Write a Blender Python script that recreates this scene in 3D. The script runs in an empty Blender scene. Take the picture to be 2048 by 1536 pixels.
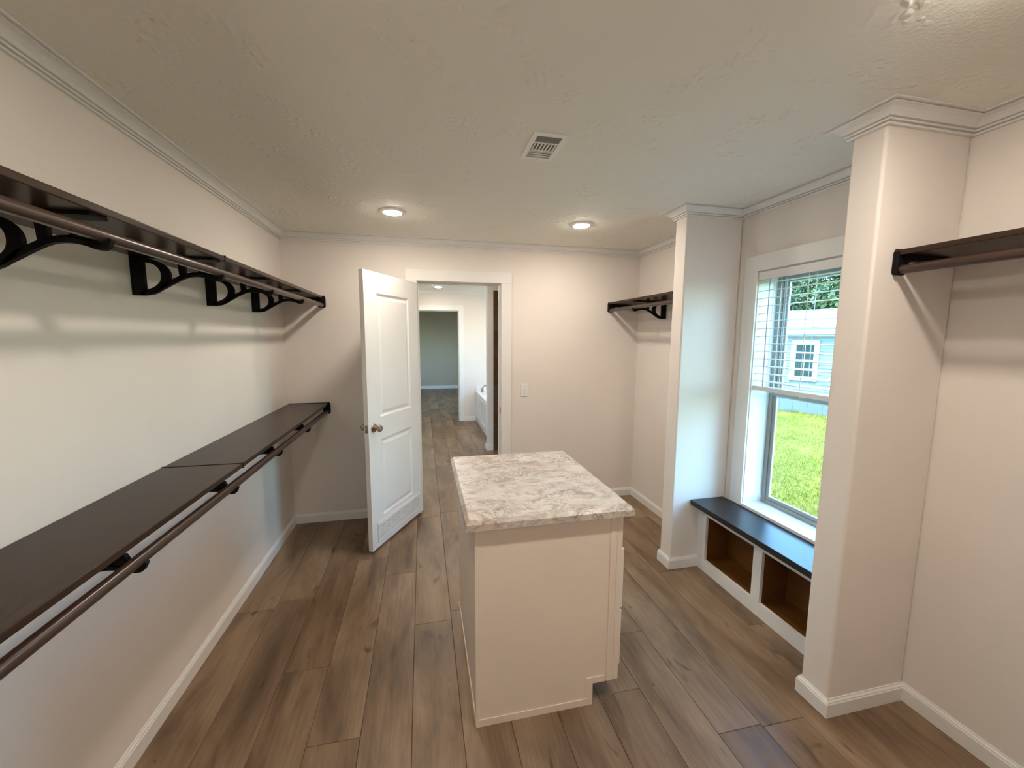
import bpy, bmesh, math, random
import numpy as np
from mathutils import Vector, Matrix
random.seed(7); np.random.seed(7)
C = bpy.context.scene.collection
SC = bpy.context.scene

# ------------------------------------------------------------------ camera, sky, sun, exposure
cam = bpy.data.cameras.new('camera'); camo = bpy.data.objects.new('camera', cam); C.objects.link(camo)
cam.sensor_width = 36.0; cam.lens = 804.84/2048*36.0; cam.clip_start = .02; cam.clip_end = 300
yaw, pitch, roll = .2190, -.1161, .0046
cy, sy, cp, sp, cr, sr = math.cos(yaw), math.sin(yaw), math.cos(pitch), math.sin(pitch), math.cos(roll), math.sin(roll)
fwd = Vector((sy*cp, cy*cp, sp)); rt = Vector((cy, -sy, 0)); up = rt.cross(fwd)
r2 = cr*rt+sr*up; u2 = -sr*rt+cr*up
M = Matrix((r2, u2, -fwd)).transposed().to_4x4(); M.translation = Vector((0, 0, 1.605))
camo.matrix_world = M
SC.camera = camo
SC.view_settings.view_transform = 'Standard'; SC.view_settings.look = 'None'
SC.view_settings.exposure = 0.62; SC.view_settings.gamma = 1.0; SC.view_settings.use_curve_mapping = False

W = bpy.data.worlds.new('sky'); SC.world = W; W.use_nodes = True
nt = W.node_tree
sky = nt.nodes.new('ShaderNodeTexSky'); sky.sky_type = 'NISHITA'; sky.sun_disc = False
sky.sun_elevation = math.radians(62); sky.sun_rotation = math.radians(250); sky.air_density = 1.0; sky.dust_density = 1.2
bg = nt.nodes['Background']; bg.inputs['Strength'].default_value = 2.55
tint = nt.nodes.new('ShaderNodeMixRGB'); tint.blend_type = 'MULTIPLY'; tint.inputs['Fac'].default_value = 1; tint.inputs['Color2'].default_value = (.74, .99, 1.09, 1)
nt.links.new(sky.outputs['Color'], tint.inputs['Color1']); nt.links.new(tint.outputs['Color'], bg.inputs['Color'])
sun = bpy.data.lights.new('sun', 'SUN'); sun.energy = 3.9; sun.angle = math.radians(.6); sun.color = (1, .96, .88)
suno = bpy.data.objects.new('sun', sun); C.objects.link(suno)
suno.rotation_euler = Vector((.47, -.12, -.87)).to_track_quat('-Z', 'Y').to_euler()
LAMP = 230.0                       # radiance of the recessed lamp lenses
LAMP_COL = (1.0, .875, .74)

# ------------------------------------------------------------------ helpers
class MB:
    def __init__(s): s.v = []; s.f = []
    def add(s, vs, fs):
        n = len(s.v); s.v += [tuple(p) for p in vs]; s.f += [tuple(i+n for i in q) for q in fs]; return s
    def box(s, x0, x1, y0, y1, z0, z1):
        x0, x1 = sorted((x0, x1)); y0, y1 = sorted((y0, y1)); z0, z1 = sorted((z0, z1))
        return s.add([(x0,y0,z0),(x1,y0,z0),(x1,y1,z0),(x0,y1,z0),(x0,y0,z1),(x1,y0,z1),(x1,y1,z1),(x0,y1,z1)],
                     [(3,2,1,0),(4,5,6,7),(0,1,5,4),(1,2,6,5),(2,3,7,6),(3,0,4,7)])
    def prism(s, poly, a, b, fn):
        """poly of (p,q); fn(p,q,t)->xyz"""
        n = len(poly)
        vs = [fn(p, q, a) for p, q in poly]+[fn(p, q, b) for p, q in poly]
        fs = [tuple(range(n))[::-1], tuple(range(n, 2*n))]+[(i, (i+1) % n, n+(i+1) % n, n+i) for i in range(n)]
        return s.add(vs, fs)
    def band(s, A, B, a, b, fn):
        n = len(A); vs = []
        for t in (a, b):
            vs += [fn(p, q, t) for p, q in A]+[fn(p, q, t) for p, q in B]
        fs = []
        for i in range(n-1):
            fs += [(i, i+1, n+i+1, n+i), (2*n+i, 3*n+i, 3*n+i+1, 2*n+i+1), (i, 2*n+i, 2*n+i+1, i+1), (n+i, n+i+1, 3*n+i+1, 3*n+i)]
        fs += [(0, n, 3*n, 2*n), (n-1, 3*n-1, 4*n-1, 2*n-1)]
        return s.add(vs, fs)
    def lathe(s, prof, fn, seg=24):
        """prof of (r,h); fn(x,y,h)->xyz"""
        n = len(prof); vs = []
        for k in range(seg):
            c, d = math.cos(2*math.pi*k/seg), math.sin(2*math.pi*k/seg)
            vs += [fn(r*c, r*d, h) for r, h in prof]
        fs = []
        for k in range(seg):
            m = (k+1) % seg
            for i in range(n-1): fs.append((k*n+i, m*n+i, m*n+i+1, k*n+i+1))
        fs.append(tuple(k*n for k in range(seg))[::-1]); fs.append(tuple(k*n+n-1 for k in range(seg)))
        return s.add(vs, fs)
    def tube(s, pts, r, seg=10):
        pts = [Vector(p) for p in pts]; vs = []; fs = []
        for i, p in enumerate(pts):
            d = (pts[min(i+1, len(pts)-1)]-pts[max(i-1, 0)]).normalized()
            a = d.orthogonal().normalized() if i == 0 else (a-d*a.dot(d)).normalized()
            b = d.cross(a)
            vs += [p+r*(math.cos(2*math.pi*k/seg)*a+math.sin(2*math.pi*k/seg)*b) for k in range(seg)]
        for i in range(len(pts)-1):
            for k in range(seg):
                m = (k+1) % seg; fs.append((i*seg+k, i*seg+m, (i+1)*seg+m, (i+1)*seg+k))
        fs += [tuple(range(seg))[::-1], tuple((len(pts)-1)*seg+k for k in range(seg))]
        return s.add(vs, fs)
    def mesh(s, name, m, smooth=False):
        me = bpy.data.meshes.new(name); me.from_pydata(s.v, [], s.f)
        bm = bmesh.new(); bm.from_mesh(me); bmesh.ops.recalc_face_normals(bm, faces=bm.faces); bm.to_mesh(me); bm.free()
        if m: me.materials.append(m)
        if smooth:
            for p in me.polygons: p.use_smooth = True
        return me
    def build(s, name, m, parent=None, bevel=0, seg=2, smooth=False):
        o = bpy.data.objects.new(name, s.mesh(name, m, smooth)); C.objects.link(o)
        if parent: o.parent = parent
        if bevel:
            b = o.modifiers.new('bevel', 'BEVEL'); b.width = bevel; b.segments = seg; b.limit_method = 'ANGLE'; b.angle_limit = math.radians(40)
            b.harden_normals = True
            for p in o.data.polygons: p.use_smooth = True
        elif smooth:
            w = o.modifiers.new('edges', 'EDGE_SPLIT'); w.split_angle = math.radians(38)
        return o
def BX(*a): return MB().box(*a)
def empty(name, loc, rz=0, parent=None):
    o = bpy.data.objects.new(name, None); C.objects.link(o); o.location = loc; o.rotation_euler = (0, 0, rz)
    o.empty_display_size = .1
    if parent: o.parent = parent
    return o
def tag(o, label=None, cat=None, group=None, kind=None):
    if label: o['label'] = label
    if cat: o['category'] = cat
    if group: o['group'] = group
    if kind: o['kind'] = kind
    return o
def struct(o): o['kind'] = 'structure'; return o
def catmull(P, n=8):
    P = [Vector((p[0], p[1])) for p in P]; out = []
    for i in range(len(P)-1):
        p0, p1, p2, p3 = P[max(i-1, 0)], P[i], P[i+1], P[min(i+2, len(P)-1)]
        for k in range(n):
            t = k/n
            q = .5*((2*p1)+(p2-p0)*t+(2*p0-5*p1+4*p2-p3)*t*t+(3*p1-p0-3*p2+p3)*t**3); out.append((q.x, q.y))
    out.append((P[-1].x, P[-1].y)); return out

# ------------------------------------------------------------------ materials
def mat(name, col, rough=.5, metal=0, spec=.5):
    m = bpy.data.materials.new(name); m.use_nodes = True
    b = m.node_tree.nodes['Principled BSDF']
    b.inputs['Base Color'].default_value = (*col, 1); b.inputs['Roughness'].default_value = rough
    b.inputs['Metallic'].default_value = metal; b.inputs['Specular IOR Level'].default_value = spec
    return m
def N(m, t, **kw):
    n = m.node_tree.nodes.new(t)
    for k, v in kw.items():
        if k in n.inputs: n.inputs[k].default_value = v
        else: setattr(n, k, v)
    return n
def L(m, a, b): m.node_tree.links.new(a, b)
def coords(m, scale=(1, 1, 1), kind='Position'):
    mp = N(m, 'ShaderNodeMapping'); mp.inputs['Scale'].default_value = scale
    if kind == 'Position': L(m, N(m, 'ShaderNodeNewGeometry').outputs['Position'], mp.inputs['Vector'])
    else: L(m, N(m, 'ShaderNodeTexCoord').outputs[kind], mp.inputs['Vector'])
    return mp
def ramp(m, stops):
    r = N(m, 'ShaderNodeValToRGB'); e = r.color_ramp.elements
    while len(e) < len(stops): e.new(.5)
    for i, (p, c) in enumerate(stops):
        e[i].position = p; e[i].color = (*c, 1) if len(c) == 3 else c
    return r
def bump(m, h, strength, dist):
    b = N(m, 'ShaderNodeBump'); b.inputs['Strength'].default_value = strength; b.inputs['Distance'].default_value = dist
    L(m, h, b.inputs['Height']); L(m, b.outputs['Normal'], m.node_tree.nodes['Principled BSDF'].inputs['Normal'])
    return b
def paint(name, col, scale=160, st=.12, dist=.002, rough=.6, var=.03):
    m = mat(name, col, rough, 0, .35); p = coords(m)
    n = N(m, 'ShaderNodeTexNoise', Scale=scale, Detail=3.0); L(m, p.outputs[0], n.inputs['Vector'])
    bump(m, n.outputs['Fac'], st, dist)
    k = N(m, 'ShaderNodeTexNoise', Scale=1.3, Detail=2.0); L(m, p.outputs[0], k.inputs['Vector'])
    r = ramp(m, [(.3, tuple(c*(1-var) for c in col)), (.7, tuple(min(1, c*(1+var)) for c in col))])
    L(m, k.outputs['Fac'], r.inputs['Fac']); L(m, r.outputs['Color'], m.node_tree.nodes['Principled BSDF'].inputs['Base Color'])
    return m
m_wall = paint('wall_paint', (.84, .785, .735))
m_trim = paint('trim_paint', (.86, .85, .83), 60, .04, .001, .38, .015)
m_door = paint('door_paint', (.87, .865, .855), 90, .05, .001, .4, .01)
m_cab = paint('cabinet_paint', (.90, .80, .70), 90, .04, .001, .42, .015)
m_niche = m_wall

def ceiling_mat():
    m = mat('ceiling_texture', (.90, .885, .80), .8, 0, .2); p = coords(m)
    d = N(m, 'ShaderNodeTexNoise', Scale=9.0, Detail=2.0); L(m, p.outputs[0], d.inputs['Vector'])
    add = N(m, 'ShaderNodeMixRGB', blend_type='ADD'); add.inputs['Fac'].default_value = .09
    L(m, p.outputs[0], add.inputs['Color1']); L(m, d.outputs['Color'], add.inputs['Color2'])
    v = N(m, 'ShaderNodeTexVoronoi', feature='SMOOTH_F1', Scale=34.0); L(m, add.outputs['Color'], v.inputs['Vector'])
    r = ramp(m, [(.10, (1, 1, 1)), (.42, (0, 0, 0))]); L(m, v.outputs['Distance'], r.inputs['Fac'])
    g = N(m, 'ShaderNodeTexNoise', Scale=5.0, Detail=3.0); L(m, p.outputs[0], g.inputs['Vector'])
    gr = ramp(m, [(.50, (0, 0, 0)), (.64, (1, 1, 1))]); L(m, g.outputs['Fac'], gr.inputs['Fac'])
    mu = N(m, 'ShaderNodeMath', operation='MULTIPLY'); L(m, r.outputs['Color'], mu.inputs[0]); L(m, gr.outputs['Color'], mu.inputs[1])
    f = N(m, 'ShaderNodeTexNoise', Scale=75.0, Detail=3.0); L(m, p.outputs[0], f.inputs['Vector'])
    fm = N(m, 'ShaderNodeMath', operation='MULTIPLY_ADD'); fm.inputs[1].default_value = .30
    L(m, f.outputs['Fac'], fm.inputs[0]); L(m, mu.outputs[0], fm.inputs[2])
    bump(m, fm.outputs[0], .6, .008)
    return m
m_ceil = ceiling_mat()

def plank_mat():
    m = mat('oak_plank', (.15, .11, .07), .42, 0, .4); b = m.node_tree.nodes['Principled BSDF']
    oi = N(m, 'ShaderNodeObjectInfo'); geo = N(m, 'ShaderNodeNewGeometry')
    off = N(m, 'ShaderNodeMath', operation='MULTIPLY'); off.inputs[1].default_value = 53.0; L(m, oi.outputs['Random'], off.inputs[0])
    cmb = N(m, 'ShaderNodeCombineXYZ'); L(m, off.outputs[0], cmb.inputs['X']); L(m, off.outputs[0], cmb.inputs['Y'])
    ad = N(m, 'ShaderNodeVectorMath', operation='ADD'); L(m, geo.outputs['Position'], ad.inputs[0]); L(m, cmb.outputs[0], ad.inputs[1])
    def nz(sc, detail, rough=.55, dist=0):
        mp = N(m, 'ShaderNodeMapping'); mp.inputs['Scale'].default_value = sc; L(m, ad.outputs[0], mp.inputs['Vector'])
        n = N(m, 'ShaderNodeTexNoise', Scale=1.0, Detail=detail, Roughness=rough, Distortion=dist); L(m, mp.outputs[0], n.inputs['Vector']); return n
    big = nz((5.5, 1.5, 1), 3, .6, .5)
    gr = nz((75, 4.0, 1), 5, .65, .3)
    knot = nz((9.5, 3.6, 1), 2, .5, 1.2)
    cross = nz((8, 60, 1), 2, .5, .2)
    c1 = ramp(m, [(.30, (.125, .080, .047)), (.48, (.225, .150, .092)), (.70, (.335, .238, .155))]); L(m, big.outputs['Fac'], c1.inputs['Fac'])
    c2 = ramp(m, [(.32, (.62, .60, .58)), (.60, (1.08, 1.06, 1.04))]); L(m, gr.outputs['Fac'], c2.inputs['Fac'])
    mx = N(m, 'ShaderNodeMixRGB', blend_type='MULTIPLY'); mx.inputs['Fac'].default_value = .55
    L(m, c1.outputs['Color'], mx.inputs['Color1']); L(m, c2.outputs['Color'], mx.inputs['Color2'])
    kr = ramp(m, [(.66, (0, 0, 0)), (.76, (1, 1, 1))]); L(m, knot.outputs['Fac'], kr.inputs['Fac'])
    mk = N(m, 'ShaderNodeMixRGB', blend_type='MIX'); L(m, mx.outputs['Color'], mk.inputs['Color1'])
    mk.inputs['Color2'].default_value = (.040, .024, .013, 1)
    km = N(m, 'ShaderNodeMath', operation='MULTIPLY'); km.inputs[1].default_value = .8; L(m, kr.outputs['Color'], km.inputs[0]); L(m, km.outputs[0], mk.inputs['Fac'])
    rv = ramp(m, [(0, (.86, .84, .82)), (.5, (1, 1, 1)), (1, (1.13, 1.15, 1.17))]); L(m, oi.outputs['Random'], rv.inputs['Fac'])
    mv = N(m, 'ShaderNodeMixRGB', blend_type='MULTIPLY'); mv.inputs['Fac'].default_value = 1
    L(m, mk.outputs['Color'], mv.inputs['Color1']); L(m, rv.outputs['Color'], mv.inputs['Color2'])
    L(m, mv.outputs['Color'], b.inputs['Base Color'])
    bump(m, gr.outputs['Fac'], .25, .0012)
    rr = ramp(m, [(.3, (.30,)*3), (.7, (.46,)*3)]); L(m, gr.outputs['Fac'], rr.inputs['Fac']); L(m, rr.outputs['Color'], b.inputs['Roughness'])
    return m
m_plank = plank_mat()
m_sub = mat('subfloor', (.035, .024, .015), .8)

def espresso(name, col, rough, spec=.5):
    m = mat(name, col, rough, 0, spec); p = coords(m, (60, 3, 60))
    n = N(m, 'ShaderNodeTexNoise', Scale=1.0, Detail=4.0); L(m, p.outputs[0], n.inputs['Vector'])
    r = ramp(m, [(.3, tuple(c*.8 for c in col)), (.7, tuple(c*1.15 for c in col))]); L(m, n.outputs['Fac'], r.inputs['Fac'])
    L(m, r.outputs['Color'], m.node_tree.nodes['Principled BSDF'].inputs['Base Color']); return m
m_shelf = espresso('espresso_laminate', (.040, .023, .016), .24, .14)
m_rod = espresso('bronze_rod', (.045, .024, .017), .28, .6)
m_black = mat('black_plastic', (.004, .0037, .004), .6, 0, .2)
m_bench = mat('black_laminate', (.016, .017, .019), .33, 0, .5)
m_brown = espresso('cubby_wood', (.155, .060, .012), .45, .4)
m_nickel = mat('satin_nickel', (.52, .45, .39), .22, 1)
m_steel = mat('dull_steel', (.40, .36, .32), .35, 1)
m_white = mat('white_plastic', (.90, .89, .87), .35)
m_dark = mat('vent_shade', (.17, .17, .15), .8)
m_frame = mat('clay_vinyl', (.34, .325, .285), .4)
m_blind = mat('blind_vinyl', (.84, .84, .83), .35)
m_tub = mat('tub_acrylic', (.85, .86, .87), .15)
m_tubpanel = mat('tub_panel_paint', (.80, .80, .79), .35)

def glass(name, tint=(.93, .98, .95)):
    m = bpy.data.materials.new(name); m.use_nodes = True; t = m.node_tree; t.nodes.remove(t.nodes['Principled BSDF'])
    tr = t.nodes.new('ShaderNodeBsdfTransparent'); tr.inputs['Color'].default_value = (*tint, 1)
    gl = t.nodes.new('ShaderNodeBsdfGlossy'); gl.inputs['Roughness'].default_value = .01
    lw = t.nodes.new('ShaderNodeLayerWeight'); lw.inputs['Blend'].default_value = .5
    pw = t.nodes.new('ShaderNodeMath'); pw.operation = 'POWER'; pw.inputs[1].default_value = 5; t.links.new(lw.outputs['Facing'], pw.inputs[0])
    fr = t.nodes.new('ShaderNodeMath'); fr.operation = 'MULTIPLY_ADD'; fr.inputs[1].default_value = .9; fr.inputs[2].default_value = .025; t.links.new(pw.outputs[0], fr.inputs[0])
    mx = t.nodes.new('ShaderNodeMixShader'); t.links.new(fr.outputs[0], mx.inputs[0]); t.links.new(tr.outputs[0], mx.inputs[1]); t.links.new(gl.outputs[0], mx.inputs[2])
    t.links.new(mx.outputs[0], t.nodes['Material Output'].inputs['Surface']); return m
m_glass = glass('window_glass')
m_dglass = mat('dark_window_glass', (.018, .03, .028), .15, 0, .15)

def marble():
    m = mat('marble_laminate', (.6, .55, .5), .32, 0, .45); b = m.node_tree.nodes['Principled BSDF']; p = coords(m)
    w = N(m, 'ShaderNodeTexNoise', Scale=3.2, Detail=4.0, Roughness=.6); L(m, p.outputs[0], w.inputs['Vector'])
    add = N(m, 'ShaderNodeMixRGB', blend_type='ADD'); add.inputs['Fac'].default_value = .35
    L(m, p.outputs[0], add.inputs['Color1']); L(m, w.outputs['Color'], add.inputs['Color2'])
    mp = N(m, 'ShaderNodeMapping'); mp.inputs['Rotation'].default_value = (0, 0, .6); mp.inputs['Scale'].default_value = (1, 1.9, 1.4); L(m, add.outputs['Color'], mp.inputs['Vector'])
    def nz(s, d, r=.6, dist=0.):
        n = N(m, 'ShaderNodeTexNoise', Scale=s, Detail=d, Roughness=r, Distortion=dist); L(m, mp.outputs[0], n.inputs['Vector']); return n
    base = nz(9.0, 8, .72, .7)
    cb = ramp(m, [(.33, (.33, .295, .265)), (.43, (.52, .475, .43)), (.52, (.67, .625, .57)), (.68, (.75, .71, .655))]); L(m, base.outputs['Fac'], cb.inputs['Fac'])
    pk = nz(3.0, 4); pr = ramp(m, [(.50, (0, 0, 0)), (.72, (1, 1, 1))]); L(m, pk.outputs['Fac'], pr.inputs['Fac'])
    mpk = N(m, 'ShaderNodeMixRGB', blend_type='MULTIPLY'); L(m, cb.outputs['Color'], mpk.inputs['Color1']); mpk.inputs['Color2'].default_value = (.93, .80, .76, 1)
    L(m, pr.outputs['Color'], mpk.inputs['Fac'])
    def vein(n, wd):
        s = N(m, 'ShaderNodeMath', operation='SUBTRACT'); s.inputs[1].default_value = .5; L(m, n.outputs['Fac'], s.inputs[0])
        a = N(m, 'ShaderNodeMath', operation='ABSOLUTE'); L(m, s.outputs[0], a.inputs[0])
        r = ramp(m, [(0, (1, 1, 1)), (wd, (0, 0, 0))]); L(m, a.outputs[0], r.inputs['Fac']); return r
    v1 = vein(nz(7.0, 6, .65, 1.2), .022); msk = nz(2.4, 2); mr = ramp(m, [(.42, (0, 0, 0)), (.52, (1, 1, 1))]); L(m, msk.outputs['Fac'], mr.inputs['Fac'])
    mu = N(m, 'ShaderNodeMath', operation='MULTIPLY'); L(m, v1.outputs['Color'], mu.inputs[0]); L(m, mr.outputs['Color'], mu.inputs[1])
    mu2 = N(m, 'ShaderNodeMath', operation='MULTIPLY'); mu2.inputs[1].default_value = .85; L(m, mu.outputs[0], mu2.inputs[0])
    m1 = N(m, 'ShaderNodeMixRGB'); L(m, mu2.outputs[0], m1.inputs['Fac']); L(m, mpk.outputs['Color'], m1.inputs['Color1']); m1.inputs['Color2'].default_value = (.13, .105, .095, 1)
    v2 = vein(nz(4.5, 5, .6, 1.5), .012); m2 = N(m, 'ShaderNodeMixRGB'); 
    v2m = N(m, 'ShaderNodeMath', operation='MULTIPLY'); v2m.inputs[1].default_value = .6; L(m, v2.outputs['Color'], v2m.inputs[0])
    L(m, v2m.outputs[0], m2.inputs['Fac']); L(m, m1.outputs['Color'], m2.inputs['Color1']); m2.inputs['Color2'].default_value = (.82, .79, .74, 1)
    L(m, m2.outputs['Color'], b.inputs['Base Color']); return m
m_marble = marble()

def lampmat(name, s):
    m = bpy.data.materials.new(name); m.use_nodes = True; t = m.node_tree; t.nodes.remove(t.nodes['Principled BSDF'])
    e = t.nodes.new('ShaderNodeEmission'); e.inputs['Color'].default_value = (*LAMP_COL, 1); e.inputs['Strength'].default_value = s
    t.links.new(e.outputs[0], t.nodes['Material Output'].inputs['Surface']); return m
m_lamp = lampmat('lamp_lens', LAMP)

# ------------------------------------------------------------------ room dimensions (metres)
XL, XR, YF, H, YB = -1.0977, 2.07, 3.63, 2.427, -.25
XP, Y2, Y2b, Y1, Y1b = 1.654, 2.347, 2.466, 1.218, 1.343
XO = 2.262                                   # outer face of the exterior wall
YW = 3.745                                   # hall side of the far wall
YH, YH2, YE = 7.636, 7.75, 12.649            # second doorway wall, far room end
WY0, WY1, WZ0, WZ1 = 1.503, 2.182, .50, 2.015   # window opening
DX0, DX1, DZ = -.033, .700, 2.076            # door opening
TY0, TY1, TZ0, TZ1 = 5.74, 6.70, .95, 2.05   # assumed window over the tub

# ------------------------------------------------------------------ setting
fl = struct(BX(-2.1, XO, YB-.1, YE+.1, -.16, -.008).build('floor', m_sub))
ce = struct(BX(-2.2, XO+.02, YB-.12, YE+.12, H, H+.16).build('ceiling', m_ceil))
struct(BX(XL-.11, XL, YB-.1, YW, -.01, H).build('wall_left', m_wall))
struct(BX(XL-.11, XO, YB-.1, YB, -.01, H).build('wall_back', m_wall))
jt = .02                                      # jamb boards take this much
w = MB().box(XL, DX0-jt, YF, YW, -.01, H).box(DX1+jt, XR, YF, YW, -.01, H).box(DX0-jt, DX1+jt, YF, YW, DZ+jt, H)
struct(w.build('wall_far', m_wall))
w = MB()
w.box(XR, XO, YB, WY0-.012, -.01, H).box(XR, XO, WY1+.012, TY0, -.01, H).box(XR, XO, WY0-.012, WY1+.012, -.01, WZ0).box(XR, XO, WY0-.012, WY1+.012, WZ1+.012, H)
w.box(XR, XO, TY0, TY1, -.01, TZ0).box(XR, XO, TY0, TY1, TZ1, H).box(XR, XO, TY1, 9.3, -.01, H).box(XR, XO, 10.7, YE, -.01, H).box(XR, XO, 9.3, 10.7, -.01, .9).box(XR, XO, 9.3, 10.7, 2.05, H)
struct(w.build('wall_right', m_wall))
struct(BX(XP, XR, Y2, Y2b, -.01, H).build('wall_partition_far', m_wall, bevel=.012, seg=3))
struct(BX(XP, XR, Y1, Y1b, -.01, H).build('wall_partition_near', m_wall, bevel=.012, seg=3))
# hall and far room
struct(BX(-1.55, -1.45, YW, YH, -.01, H).build('wall_hall_left', m_wall))
struct(BX(-1.45, -.085, 7.22, YH, -.01, H).build('wall_hall_stub', m_wall))
w = MB().box(-1.55, -.16, YH, YH2, -.01, H).box(.673+jt, XR, YH, YH2, -.01, H).box(-.16, .673+jt, YH, YH2, 2.084+jt, H)
struct(w.build('wall_hall_end', m_wall))
struct(BX(.880, XR, 5.535, 5.65, -.01, H).build('wall_tub_wing', m_wall, bevel=.004))
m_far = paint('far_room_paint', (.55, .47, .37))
struct(BX(-2.0, XR, YE, YE+.1, -.01, H).build('wall_end', m_far))
struct(BX(-2.1, -2.0, YH2, YE+.1, -.01, H).build('wall_end_left', m_far))

# shower tiles on the wing wall, each one a piece
m_tile = bpy.data.materials.new('brown_tile'); m_tile.use_nodes = True
def brown_tile(m):
    b = m.node_tree.nodes['Principled BSDF']; b.inputs['Roughness'].default_value = .45
    oi = N(m, 'ShaderNodeObjectInfo'); r = ramp(m, [(0, (.060, .026, .010)), (.45, (.115, .048, .018)), (.7, (.085, .055, .035)), (1, (.15, .085, .045))]); L(m, oi.outputs['Random'], r.inputs['Fac'])
    p = coords(m, (4, 4, 22)); n = N(m, 'ShaderNodeTexNoise', Scale=2.0, Detail=5.0); L(m, p.outputs[0], n.inputs['Vector'])
    r2_ = ramp(m, [(.3, (.55,)*3), (.7, (1.3,)*3)]); L(m, n.outputs['Fac'], r2_.inputs['Fac'])
    x = N(m, 'ShaderNodeMixRGB', blend_type='MULTIPLY'); x.inputs['Fac'].default_value = 1; L(m, r.outputs['Color'], x.inputs['Color1']); L(m, r2_.outputs['Color'], x.inputs['Color2'])
    L(m, x.outputs['Color'], b.inputs['Base Color'])
brown_tile(m_tile)
wt = struct(BX(.964, XR, 5.523, 5.535, 0, 2.236).build('wall_shower_tile', m_sub))
for j in range(12):
    z0 = j*.186; ofs = .0 if j % 2 == 0 else -.28
    xs = [.962]+[x for x in (.962+.56+ofs, .962+1.12+ofs) if .97 < x < XR]+[XR]
    for a, b in zip(xs, xs[1:]): BX(a+.001, b-.001, 5.512, 5.524, z0+.002, z0+.184).build('tile', m_tile, wt)

# floor planks: rows run away from the camera, one object per board
PW, PL_ = .2035, 1.366
seam0 = -.480
row_end = {-2: 1.10, -1: 2.53, 0: 1.947, 1: 1.544, 2: 2.679, 3: 2.15, 4: .86, 5: 2.30, 6: .36, 7: 1.512, 8: 1.842, 9: 1.246, 10: 2.60, 11: .95, 12: 1.75, 13: 2.2, 14: .5, -3: 2.05, -4: .72}
full = MB().box(-PW/2+.0006, PW/2-.0006, -PL_/2+.0006, PL_/2-.0006, -.008, 0).mesh('plank', m_plank)
bm = bmesh.new(); bm.from_mesh(full); bmesh.ops.bevel(bm, geom=[e for e in bm.edges if all(v.co.z > -.001 for v in e.verts)], offset=.0016, segments=1, affect='EDGES'); bm.to_mesh(full); bm.free()
def plank(x0, x1, y0, y1):
    if x1-x0 < .02 or y1-y0 < .02: return
    if x1-x0 > PW-.001 and y1-y0 > PL_-.001: me = full
    else:
        w_, l_ = x1-x0, y1-y0
        me = MB().box(-w_/2+.0006, w_/2-.0006, -l_/2+.0006, l_/2-.0006, -.008, 0).mesh('plank', m_plank)
        bm = bmesh.new(); bm.from_mesh(me); bmesh.ops.bevel(bm, geom=[e for e in bm.edges if all(v.co.z > -.001 for v in e.verts)], offset=.0016, segments=1, affect='EDGES'); bm.to_mesh(me); bm.free()
    o = bpy.data.objects.new('plank', me); C.objects.link(o); o.location = ((x0+x1)/2, (y0+y1)/2, 0); o.parent = fl
for k in range(-4, 15):
    x0, x1 = seam0+(k-1)*PW, seam0+k*PW
    e0 = row_end.get(k, 0) - 4*PL_
    while e0 < YE:
        a, b = e0, e0+PL_; e0 = b
        mid = (x0+x1)/2
        lo, hi = (YB, YF) if (mid < -.05 or mid > .72) else (YB, YE)
        xa, xb = max(x0, XL), min(x1, XR)
        ya, yb = max(a, YB), min(b, hi)
        if yb > ya: plank(xa, xb, ya, yb)
        if hi == YF:                              # the same row goes on beyond the wall where the doorway shows it
            if -.62 < mid < 1.2:
                ya, yb = max(a, YW), min(b, YE); xb2 = x1
                if yb > ya: plank(x0, xb2, ya, yb)
                
# ------------------------------------------------------------------ trim: baseboards and crown
BBP = [(0, 0), (.012, 0), (.012, .060), (.0095, .064), (.0095, .068), (.004, .076), (.003, .081), (0, .081)]
CRP = [(0, 0), (0, -.057), (.012, -.057), (.012, -.050), (.005, -.049), (.005, -.0465), (.018, -.0455), (.018, -.039), (.011, -.038), (.011, -.0355), (.022, -.034), (.031, -.024), (.042, -.016), (.053, -.012), (.062, -.0105), (.062, -.0085), (.054, -.0075), (.054, -.0055), (.072, -.0045), (.072, 0)]
def sweep(name, path, prof, z, m, closed=False, ends=None):
    """one mitred segment per wall; path runs so that the room is on the left of travel (profile grows to the left)"""
    P = [Vector(p) for p in path]; n = len(P)
    def nrm(a, b): d = (b-a).normalized(); return Vector((-d.y, d.x))
    out = []
    for i in range(n-1):
        a, b = P[i], P[i+1]; n1 = nrm(a, b)
        def mit(j):
            if j-1 < 0 or j+1 >= n: return n1
            na, nb = nrm(P[j-1], P[j]), nrm(P[j], P[j+1]); s = na+nb
            return s/(s.dot(na)) if s.length > 1e-6 else n1
        ma, mb_ = mit(i), mit(i+1)
        vs = [(*(a+ma*p), z+q) for p, q in prof]+[(*(b+mb_*p), z+q) for p, q in prof]; k = len(prof)
        fs = [tuple(range(k)), tuple(range(k, 2*k))[::-1]]+[(j, (j+1) % k, k+(j+1) % k, k+j) for j in range(k)]
        nm = name[i] if isinstance(name, (list, tuple)) else name
        out.append(struct(MB().add(vs, fs).build(nm, m)))
    return out
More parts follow.
